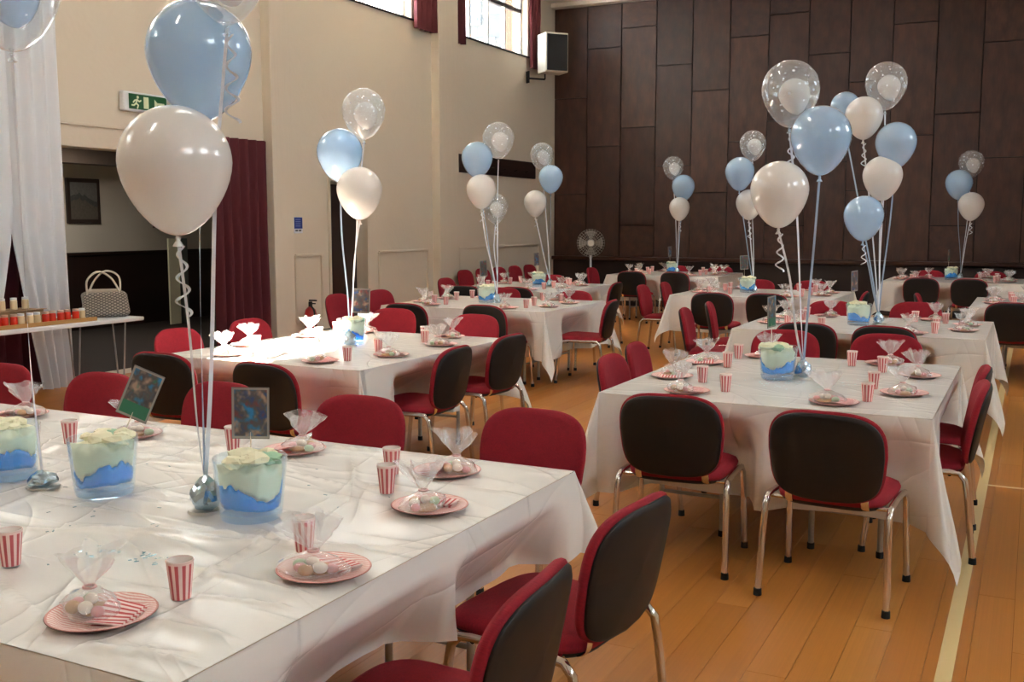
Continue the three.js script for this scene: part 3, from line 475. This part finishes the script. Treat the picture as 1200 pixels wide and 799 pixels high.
function makeBag(sd) {
  const g = new THREE.Group(); g.name = numbered('sweet_bag'); tag(g, '', 'bag');
  const prof = [[0.004, 0.0], [0.050, 0.001], [0.062, 0.008], [0.064, 0.020], [0.052, 0.034], [0.026, 0.046], [0.011, 0.056], [0.015, 0.066], [0.032, 0.086], [0.048, 0.112], [0.060, 0.138]];
  const tilt = 0.25 * Math.sin(sd * 3.1);
  mesh('film', surface(40, 40, (u, v) => {
    const t = v * (prof.length - 1), i = Math.min(prof.length - 2, Math.floor(t)), k = t - i; const r0 = prof[i][0] + (prof[i + 1][0] - prof[i][0]) * k, y = prof[i][1] + (prof[i + 1][1] - prof[i][1]) * k;
    const a = u * Math.PI * 2, up = Math.max(0, (y - 0.056) / 0.082); const pleat = 0.5 * up ** 0.6 * Math.sin(a * 5 + 3 * N3(sd, v * 2, 1)) + 0.2 * N3(Math.cos(a) * 3, Math.sin(a) * 3, sd + y * 26) + 0.13 * N3(Math.cos(a) * 8, Math.sin(a) * 8, sd + y * 70);
    const r = r0 * (1 + pleat) * (1 + 0.15 * Math.cos(2 * a) * (1 - up)); const low = y < 0.056 ? 1.16 : 1;
    return [r * Math.cos(a) * low + tilt * Math.max(0, y - 0.06), y * (1 + 0.2 * up * N3(Math.cos(a) * 2, Math.sin(a) * 2, sd * 2)), r * Math.sin(a) * 0.86 * low];
  }, true), M.film, g);
  mesh('tie', new THREE.TorusGeometry(0.0125, 0.003, 6, 18).rotateX(Math.PI / 2).translate(0, 0.056, 0), M.tie, g);
  mesh('biscuit', new THREE.LatheGeometry([V2(0, 0.002), V2(0.030, 0.002), V2(0.034, 0.007), V2(0.030, 0.013), V2(0, 0.014)], 18).translate(-0.010, 0, 0.012), M.biscuit, g);
  [[0.026, 0.018, -0.018, M.sweetPink], [-0.024, 0.021, -0.016, M.sweetWhite], [0.004, 0.028, 0.004, M.sweetWhite], [0.040, 0.015, 0.012, M.sweetGreen], [-0.046, 0.015, 0.002, M.sweetPink], [0.004, 0.018, -0.034, M.biscuit]].forEach(([x, y, z, m], i) => mesh('sweet', new THREE.IcosahedronGeometry(0.014 + 0.002 * (i % 2), 1).scale(1.2, 0.85, 1).translate(x, y, z), m, g));
  return proto(g);
}
const bagProtos = [makeBag(1.3), makeBag(2.9), makeBag(4.4)]; let bagN = 0;
const Y0 = TOP + 0.0075;
function place(p, label, group, x, y, z, rot) { const c = copy(p, label, group); c.position.set(x, y, z); c.rotation.y = rot; return c; }
function setting(t, s, px, pz, cx, cz, y, i, n) {
  const where = 'at ' + spot(t, s, i, n), rot = FACE[s] * Math.PI / 180 + rr(-0.3, 0.3);
  place(plateProto, 'pink striped plate ' + where, 'pink striped paper plates', px, y, pz, rr(0, 6));
  const n2 = V(Math.cos(rot), 0, -Math.sin(rot));
  place(nap, 'striped napkin ' + where, 'striped paper napkins', px - n2.x * 0.045, y + 0.0035, pz - n2.z * 0.045, rot + Math.PI / 2 + rr(-0.3, 0.3));
  place(bagProtos[bagN++ % 3], 'sweet bag ' + where, 'clear bags of sweets', px + n2.x * 0.032, y + 0.006, pz + n2.z * 0.032, rr(0, 6));
  place(cupProto, 'striped cup ' + where, 'striped paper cups', cx, y, cz, rr(0, 6));
}
const TOP1 = TOP + 0.010;
for (const [s, px, pz, cx, cz, i, n] of [['n', -1.72, -1.48, -1.655, -1.64, 1, 2], ['n', -2.5, -1.5, -2.19, -1.62, 0, 2], ['r', -1.475, -1.92, -1.62, -2.03, 0, 2], ['r', -1.54, -2.51, -1.75, -2.6, 1, 2], ['f', -1.71, -2.9, -1.87, -2.81, 0, 4], ['f', -2.37, -2.93, -2.59, -2.85, 1, 4], ['f', -3.11, -2.86, -3.22, -2.66, 2, 4], ['f', -3.87, -2.95, -3.95, -2.7, 3, 4]]) setting(1, s, px, pz, cx, cz, TOP1, i, n);
for (const k of [2, 3, 4, 5, 6, 7, 8, 9, 10]) {
  const t = T[k], w = t.x1 - t.x0, l = t.z1 - t.z0, j = () => rr(-0.03, 0.03);
  for (const o of [-1, 1]) {
    const dx = o * w * 0.235, a = o < 0 ? 0 : 1, dz = o * l * 0.17, b = o < 0 ? 1 : 0;
    setting(k, 'n', t.cx + dx + j(), t.z1 - 0.17 + j() * 0.4, t.cx + dx + 0.13 + j(), t.z1 - 0.30 + j(), Y0, a, 2);
    setting(k, 'f', t.cx + dx + j(), t.z0 + 0.17 + j() * 0.4, t.cx + dx - 0.13 + j(), t.z0 + 0.30 + j(), Y0, a, 2);
    setting(k, 'l', t.x0 + 0.18 + j() * 0.4, t.cz + dz + j(), t.x0 + 0.36 + j(), t.cz + dz + 0.1 + j(), Y0, b, 2);
    setting(k, 'r', t.x1 - 0.18 + j() * 0.4, t.cz + dz + j(), t.x1 - 0.36 + j(), t.cz + dz - 0.1 + j(), Y0, b, 2);
  }
}

// ---------------------------------------------------------------- vases with blue gel and their picture picks
function makeVase() {
  const g = new THREE.Group(); g.name = numbered('gel_vase'); tag(g, '', 'vase');
  const rAt = (y) => 0.079 + 0.017 * (y / 0.175);
  mesh('glass', new THREE.LatheGeometry([V2(0.079, 0.004), V2(0.083, 0.03), V2(0.088, 0.09), V2(0.096, 0.175), V2(0.0945, 0.177), V2(0.093, 0.175), V2(0.085, 0.09), V2(0.08, 0.034)], 48), M.glass, g);
  mesh('glass_base', new THREE.LatheGeometry([V2(0, 0), V2(0.072, 0), V2(0.078, 0.004), V2(0.0805, 0.02), V2(0.078, 0.0255), V2(0, 0.0255)], 48), M.glassBase, g);
  const border = (a) => 0.086 + 0.024 * Math.sin(a * 2 + 0.6) + 0.022 * N3(Math.cos(a) * 3.5, Math.sin(a) * 3.5, 0.4) + 0.012 * N3(Math.cos(a) * 9, Math.sin(a) * 9, 2.4);
  mesh('blue_gel', surface(96, 8, (u, v) => { const a = u * Math.PI * 2, top = border(a); if (v < 0.13) return [0, 0.027, 0]; if (v > 0.99) return [0, 0.05, 0]; const k = (v - 0.13) / 0.86; const y = 0.027 + Math.min(1, k * 1.3) * (top - 0.027); const r = k < 0.77 ? rAt(y) - 0.0065 : (rAt(y) - 0.0065) * (1 - (k - 0.77) * 2.4); return [r * Math.cos(a), k < 0.77 ? y : y - 0.02 * (k - 0.77) * 4, r * Math.sin(a)]; }, true), M.gel, g);
  mesh('cream_filling', surface(96, 14, (u, v) => {
    const a = u * Math.PI * 2, b = border(a) - 0.014; const lump = 0.010 * N3(Math.cos(a) * 3 + v * 5, Math.sin(a) * 3, v * 6);
    if (v < 0.05) return [0, 0.06, 0]; const k = (v - 0.05) / 0.95; let r, y;
    if (k < 0.6) { y = b + (0.150 - b) * (k / 0.6); r = (rAt(y) - 0.0085) * Math.min(1, 0.6 + k * 4) - 0.002 + lump * 0.2; } else { const q = (k - 0.6) / 0.4; y = 0.150 + 0.030 * Math.sin(q * Math.PI / 2) + lump * 1.6 * (1 - q); r = (rAt(0.15) - 0.01) * (1 - q) + lump; }
    return [Math.max(0, r) * Math.cos(a), y, Math.max(0, r) * Math.sin(a)];
  }, true), M.foam, g);
  for (let i = 0; i < 14; i++) { const a = i * 2.4, r = 0.02 + 0.045 * ((i * 0.37) % 1); mesh('cream_chunk', eachVertex(new THREE.IcosahedronGeometry(0.015 + 0.006 * (i % 3), 1), (x, y, z) => { const q = 1 + 0.5 * N3(x * 90 + i, y * 90, z * 90); return [x * q * 1.4, y * q * 0.7, z * q]; }).rotateY(a).translate(r * Math.cos(a), 0.172 + 0.008 * (i % 2), r * Math.sin(a)), i % 4 === 2 ? M.foamGreen : M.foam, g); }
  return proto(g);
}
const vaseProto = makeVase();
function vase(t, x, z, extra = '', y = Y0) { const lab = 'glass vase of blue gel on ' + T[t].d + extra; const o = copy(vaseProto, lab, undefined); delete o.userData.group; o.position.set(x, y, z); o.scale.set(1.08, 1, 1.08); o.rotation.y = rr(0, 6); }
vase(1, -1.94, -2.2, ', beside foil weight', TOP1); vase(1, -2.52, -2.2, ', middle one', TOP1); vase(1, -2.96, -2.2, ', beside flat weight', TOP1);
const vaseAt = { 2: [-4.16, -5.78], 3: [-5.08, -9.45], 4: [-5.78, -12.2], 5: [-1.2, -5.52], 6: [-1.26, -8.76], 7: [-3.06, -12.3], 8: [-5.36, -16.45], 9: [-1.08, -16.35] };
for (const k of Object.keys(vaseAt)) vase(+k, ...vaseAt[k]);
function pick(label, x, y, z, w, h, stick, yaw, roll, n) {         // y is where the stick ends in the filling
  const g = thing('picture_pick', label, 'picture card'); const c = mesh('card', rbox(0, stick + h / 2, 0, w, h, 0.0025, 0.001, 1), std('#6a6662', 0.4), g);
  for (const s of [1, -1]) { const p = mesh('print', new THREE.PlaneGeometry(w * 0.97, h * 0.97).translate(0, stick + h / 2, 0), cardMats[n % 4], c); if (s < 0) p.rotation.y = Math.PI; p.position.z = s * 0.0016; }
  mesh('stick', rod(V(0, 0, 0), V(0, stick + 0.02, 0), 0.002, 6), M.sweetWhite, g);
  g.position.set(x, y, z); g.rotation.order = 'YXZ'; g.rotation.set(0, yaw, roll);
}
const cardMats = [0, 1, 2, 3].map((n) => std('#ffffff', 0.35, { map: cardMap(n) }));
pick('picture card on a stick in the vase by the foil weight', -1.99, TOP + 0.12, -2.26, 0.108, 0.15, 0.10, 0.5, -0.02, 0);
pick('tilted picture card with a green foot in the middle vase', -2.515, TOP + 0.12, -2.24, 0.10, 0.16, 0.13, 0.5, -0.42, 1);
pick('picture card on a stick in the vase on the sunlit table', -4.13, TOP + 0.12, -5.84, 0.12, 0.17, 0.1, 0.6, -0.05, 2);
for (const [k, yaw] of [[3, 1.2], [4, 1.3], [5, 1.35], [6, 1.2], [7, 0.5], [8, 1.3], [9, 1.4]]) pick('picture card on a stick in the vase on ' + T[k].d, vaseAt[k][0] - 0.04, TOP + 0.12, vaseAt[k][1] - 0.03, 0.1, 0.17, 0.16, yaw, 0.06, k % 4);

// ---------------------------------------------------------------- balloons, each with its ribbon, and their weights
function balloonProfile(r, n = 26) { const pts = []; for (let i = 0; i <= n; i++) { const t = i / n * Math.PI; let y = Math.cos(t), x = Math.sin(t); if (y < 0) { const k = -y; x *= 1 - 0.20 * k ** 1.4; y = y * (1.32); } pts.push(V2(Math.max(0.012, x) * r, y * r)); } pts[0].x = 0; pts.push(V2(0.035 * r, -1.36 * r)); return pts; }
const geoCache = {};
function envelope(r) { return geoCache['b' + r] ??= new THREE.LatheGeometry(balloonProfile(r), 40); }
function stripAlong(curve, width, n, twist, flat = 0) {            // ribbon: thin closed strip along a curve
  const sides = [0.0004, -0.0004].map((off) => surface(1, n, (u, v) => { const p = curve.getPoint(v), t = curve.getTangent(v); const a = flat + twist * v; const side = V(Math.cos(a), 0, Math.sin(a)); side.addScaledVector(t, -side.dot(t)).normalize(); const nn = V(0, 0, 0).crossVectors(side, t); const s = (u - 0.5) * width; return [p.x + side.x * s + nn.x * off, p.y + side.y * s + nn.y * off, p.z + side.z * s + nn.z * off]; }));
  return merge(sides);
}
function balloon(kind, label, group, c, r, tie, curl) {
  const g = thing('balloon', label, 'balloon'); g.position.set(...c);
  const m = { white: M.latexWhite, blue: M.latexBlue, clear: M.latexClear, clearblue: M.latexClear }[kind];
  const e = mesh('envelope', envelope(r), m, g);
  mesh('knot', new THREE.LatheGeometry([V2(0.008, 0.018), V2(0.006, 0.004), V2(0.009, 0.0), V2(0.006, -0.006), V2(0.016, -0.022), V2(0.013, -0.024), V2(0, -0.01)], 14).translate(0, -1.37 * r, 0), m, g);
  if (kind.startsWith('clear')) {
    const inner = mesh('inner_balloon', envelope(r * 0.54), kind === 'clearblue' ? M.latexBlue : M.latexWhite, g); inner.position.set(0.14 * r, -0.18 * r, 0.05 * r); inner.rotation.z = 0.2;
    const dots = []; for (let i = 0; i < 44; i++) { const a = i * 2.39996, y = 0.9 - 1.5 * i / 44, R = Math.sqrt(Math.max(0, 1 - y * y)) * (y < 0 ? 1 - 0.2 * (-y) ** 1.4 : 1) * 1.004; dots.push(new THREE.CircleGeometry((0.028 + 0.014 * ((i * 7) % 3)) * r, 5).applyMatrix4(new THREE.Matrix4().lookAt(V(Math.cos(a) * R, y, Math.sin(a) * R), V(0, 0, 0), V(0, 1, 0.01)).setPosition(Math.cos(a) * R * r, (y < 0 ? 1.32 : 1) * y * r, Math.sin(a) * R * r))); }
    const dm = mesh('printed_spots', merge(dots), M.spots, e); dm.userData.kind = 'stuff';
  }
  const k = V(0, -1.38 * r, 0), w = V(tie[0] - c[0], tie[1] - c[1], tie[2] - c[2]);
  const mid1 = k.clone().lerp(w, 0.35).add(V(rr(-0.015, 0.015), 0, rr(-0.015, 0.015))), mid2 = k.clone().lerp(w, 0.75).add(V(rr(-0.008, 0.008), 0, rr(-0.008, 0.008)));
  mesh('ribbon', stripAlong(new THREE.CatmullRomCurve3([k, mid1, mid2, w]), 0.012, 30, rr(-1.5, 1.5), rr(-0.6, 0.6)), kind === 'blue' ? M.ribbonBlue : M.ribbon, g);
  if (curl) { const pts = [], L = curl; for (let i = 0; i <= 60; i++) { const t = i / 60, a = t * L * 95; pts.push(V(k.x + 0.012 + (0.010 + 0.012 * t) * Math.cos(a), k.y - 0.02 - t * L, k.z + (0.010 + 0.012 * t) * Math.sin(a))); } mesh('curled_ribbon', stripAlong(new THREE.CatmullRomCurve3(pts), 0.009, 150, 0), M.ribbon, g); }
}
M.spots = std('#eef3f6', 0.5, { side: THREE.DoubleSide });
const weightProto = (() => { const g = new THREE.Group(); g.name = numbered('balloon_weight'); tag(g, '', 'weight');
  mesh('foil_wrap', (() => { const q = new THREE.IcosahedronGeometry(0.042, 3); return eachVertex(q, (x, y, z) => { const s = 1 + 0.35 * N3(x * 40, y * 40, z * 40); return [x * s, Math.max(0.006, y * s * (y > 0 ? 1.5 : 0.8) + 0.036), z * s]; }); })(), M.foil, g);
  mesh('base_disc', new THREE.CylinderGeometry(0.05, 0.052, 0.008, 20).translate(0, 0.004, 0), std('#c9c6bd', 0.3, { metalness: 0.6 }), g); return proto(g); })();
const bunches = [
  [1, [-2.1, -2.19], ['crumpled silver-blue foil balloon weight beside the vase with the upright card', 'in the bunch over the long table'], [['white', -2.17, 1.75, -2.19, 0.156, 0.2], ['blue', -2.37, 2.11, -2.51, 0.162], ['clear', -2.19, 2.32, -2.44, 0.117, 0.26]]],
  [1, [-2.76, -2.17], ['flat silver balloon weight between two vases on the long table', 'over the long table, close to the tulle'], [['clearblue', -2.94, 2.33, -2.28, 0.159]]],
  [2, [-4.12, -5.70], 0, [['clear', -4.13, 2.34, -5.92, 0.148], ['blue', -4.35, 2.07, -5.94, 0.160], ['white', -4.07, 1.80, -5.77, 0.152]]],
  [3, [-4.93, -9.4], 0, [['clear', -5.06, 2.46, -9.68, 0.165], ['blue', -5.27, 2.26, -9.60, 0.165], ['white', -5.09, 1.92, -9.36, 0.153, 0.1], ['clear', -5.05, 1.75, -9.59, 0.134, 0.1, 'lower ']]],
  [4, [-5.62, -12.2], 0, [['clear', -5.85, 2.47, -12.43, 0.157], ['blue', -5.69, 2.17, -12.36, 0.161], ['white', -5.81, 1.85, -12.15, 0.149, 0.1]]],
  [5, [-1.08, -5.6], 0, [['clear', -1.23, 2.30, -5.78, 0.155, 0.2], ['blue', -1.05, 2.04, -5.72, 0.159], ['white', -1.21, 1.75, -5.49, 0.150, 0.2]]],
  [6, [-1.12, -8.88], 0, [['clear', -1.18, 2.74, -9.24, 0.171], ['white', -1.33, 2.47, -9.12, 0.153, 0.2, 'upper '], ['blue', -1.07, 2.24, -9.12, 0.165, 0, 'middle '], ['white', -1.16, 1.97, -9.09, 0.159, 0, 'lower '], ['blue', -1.26, 1.64, -8.83, 0.160, 0.16, 'lowest '], ['blue', -1.50, 2.56, -9.22, 0.123, 0, 'small upper ']]],
  [7, [-3.0, -12.36], 0, [['clear', -3.11, 2.53, -12.59, 0.160], ['blue', -3.21, 2.19, -12.39, 0.175], ['white', -3.10, 1.82, -12.45, 0.159, 0.2]]],
  [8, [-5.25, -16.4], 0, [['clear', -5.43, 2.51, -16.65, 0.172], ['blue', -5.23, 2.18, -16.59, 0.190], ['white', -5.24, 1.83, -16.43, 0.168, 0.14]]],
  [9, [-0.95, -16.3], 0, [['clear', -0.90, 2.46, -16.67, 0.178], ['blue', -1.04, 2.16, -16.45, 0.190], ['white', -0.86, 1.84, -16.38, 0.178, 0.16]]],
];
for (const [t, [wx, wz], own, list] of bunches) {
  const y = t === 1 ? TOP1 : Y0;
  const w = copy(weightProto, own ? own[0] : 'small foil balloon weight on ' + T[t].d, undefined); delete w.userData.group; w.position.set(wx, y, wz); w.rotation.y = rr(0, 6);
  if (own && own[0].startsWith('flat')) w.scale.set(1, 0.5, 1);
  for (const [kind, x, by, z, r, curl, which = ''] of list) {
    const word = { white: 'opaque white balloon', blue: 'see-through pale blue balloon', clear: 'clear balloon holding a white one', clearblue: 'clear balloon holding a blue one' }[kind];
    balloon(kind, which + word + ' ' + (own ? own[1] : 'over ' + T[t].d), '', [x, by, z], r, [wx, y + (own && own[0].startsWith('flat') ? 0.03 : 0.07), wz], curl);
  }
}

// ---------------------------------------------------------------- confetti strewn on two cloths
function confetti(t, n, y, spots, mats, label) {
  const list = []; for (let i = 0; i < n; i++) { const [cx, cz, s] = spots[i % spots.length]; const x = cx + rr(-s, s), z = cz + rr(-s, s) * 0.7; list.push(new THREE.BoxGeometry(rr(0.006, 0.014), 0.0008, rr(0.003, 0.006)).rotateY(rr(0, 3)).rotateZ(rr(-0.15, 0.15)).translate(x, y + 0.002, z)); }
  const o = single('table_confetti', merge(list), mats, label, 'confetti'); o.userData.kind = 'stuff';
}
confetti(1, 46, TOP1, [[-2.1, -2.0, 0.3], [-2.45, -1.85, 0.35], [-1.9, -2.5, 0.35], [-2.9, -2.4, 0.3]], std('#5d7f80', 0.3, { metalness: 0.5 }), 'dark metallic confetti strewn on the long table');
confetti(1, 40, TOP1, [[-1.92, -1.80, 0.05], [-2.06, -1.78, 0.06]], std('#a9dbe6', 0.2, { metalness: 0.6 }), 'pale blue confetti clump on the long table');
confetti(5, 60, Y0, [[-1.0, -5.5, 0.3], [-1.25, -5.3, 0.2]], std('#b8d8d4', 0.3, { metalness: 0.4 }), 'pale confetti strewn on the table beside the painted floor line');

// ---------------------------------------------------------------- buffet at the tulle drapes
{ const g = thing('buffet_table', 'white-topped buffet table on thin steel hairpin legs by the tulle', 'table');
  mesh('tabletop', rbox(-7.4, 0.735, -5.3, 0.7, 0.035, 2.75, 0.01), M.frame, g);
  for (const z of [-6.45, -4.05]) for (const x of [-7.12, -7.68]) mesh('leg', bentTube([V(x, 0.72, z - 0.07), V(x, 0.006, z - 0.012), V(x, 0.006, z + 0.012), V(x, 0.72, z + 0.07)], 0.008, 20, 0.0075, 6), M.steel, g);
  const jar = (() => { const j = new THREE.Group(); j.name = numbered('jar'); tag(j, '', 'jar');
    mesh('body', new THREE.LatheGeometry([V2(0, 0), V2(0.026, 0), V2(0.028, 0.01), V2(0.028, 0.07), V2(0.024, 0.08), V2(0, 0.08)], 14), std('#d9c39a', 0.3), j);
    mesh('lid', new THREE.CylinderGeometry(0.026, 0.026, 0.018, 14).translate(0, 0.089, 0), M.frame, j); return proto(j); })();
  const redJar = (() => { const j = new THREE.Group(); j.name = numbered('red_jar'); tag(j, '', 'jar');
    mesh('body', new THREE.LatheGeometry([V2(0, 0), V2(0.027, 0), V2(0.029, 0.01), V2(0.029, 0.07), V2(0.024, 0.08), V2(0, 0.08)], 14), phy('#d8331f', 0.25, { clearcoat: 0.6 }), j);
    mesh('lid', new THREE.CylinderGeometry(0.026, 0.026, 0.018, 14).translate(0, 0.089, 0), std('#c9a08c', 0.5), j); return proto(j); })();
  const tray = thing('cardboard_tray', 'low brown cardboard tray of jars on the buffet front edge', 'tray');
  mesh('base', rbox(-7.2, 0.757, -5.15, 0.2, 0.008, 2.1, 0.003), M.biscuit, tray); for (const x of [-7.3, -7.1]) mesh('side', rbox(x, 0.772, -5.15, 0.006, 0.03, 2.1, 0.002), M.biscuit, tray);
  const crate = thing('cardboard_box', 'long cardboard box carrying the raised row of jars', 'box');
  mesh('body', rbox(-7.52, 0.81, -4.95, 0.28, 0.11, 1.9, 0.004), std('#9c7f5e', 0.8), crate); mesh('flap', rbox(-7.37, 0.868, -4.95, 0.06, 0.004, 1.9, 0.001, 1).rotateZ(0), std('#ab8d6a', 0.8), crate);
  for (let i = 0; i < 26; i++) { const red = [3, 4, 5, 6, 12, 13, 14, 20, 21].includes(25 - i) || (i > 0 && i < 4) || (i > 8 && i < 14); const lab = red ? 'red jar in the cardboard tray at the buffet front' : 'pale jar with white lid in the cardboard tray'; place(red ? redJar : jar, lab, red ? 'red jars in the tray' : 'pale jars in the tray', -7.2 + (i % 2) * 0.012, 0.762, -6.13 + i * 0.074, rr(0, 6)); }
  for (let i = 0; i < 14; i++) place(jar, 'pale jar standing on the long cardboard box', 'jars on the long box', -7.45, 0.871, -5.78 + i * 0.11, rr(0, 6));
  const b = thing('wire_basket', 'silver woven basket bag with two loop handles on the buffet end', 'basket');
  const wv = std('#ffffff', 0.4, { metalness: 0.2, map: rep(tex(64, 64, (u, v, x, y) => { const k = ((x >> 3) + (y >> 3)) % 2 ? 1 : 0.62, e = (x & 7) < 1 || (y & 7) < 1 ? 0.5 : 1; return [196 * k * e, 188 * k * e, 176 * k * e]; }), 2, 2), bumpMap: rep(weaveBump, 10, 10), bumpScale: 0.006 });
  mesh('body', eachVertex(new RoundedBoxGeometry(0.38, 0.22, 0.3, 8, 0.04), (x, y, z) => [x * (1 + 0.3 * y) + 0.03 * N3(x * 9, y * 9, z * 9), y + 0.035 * N3(x * 8 + 3, 1, z * 8) * (y > 0 ? 1 : 0), z * (1 + 0.2 * y) + 0.03 * N3(x * 9 + 5, y * 9, z * 9)]).translate(0, 0.113, 0), wv, b);
  for (const [z, t] of [[-0.11, 0.05], [0.11, -0.03]]) mesh('handle', tube([V(-0.14, 0.17, z), V(-0.11 + t, 0.33, z), V(-0.02 + t, 0.40, z * 0.8), V(0.08 + t, 0.35, z * 0.9), V(0.14, 0.18, z)], 0.010, 24, 6), std('#c4bdb0', 0.5), b);
  mesh('lining', rbox(0, 0.215, 0, 0.28, 0.05, 0.22, 0.02), std('#a89f92', 0.8), b);
  b.position.set(-7.34, 0.754, -6.5); b.rotation.y = 0.9; }

renderer.render(scene, camera);
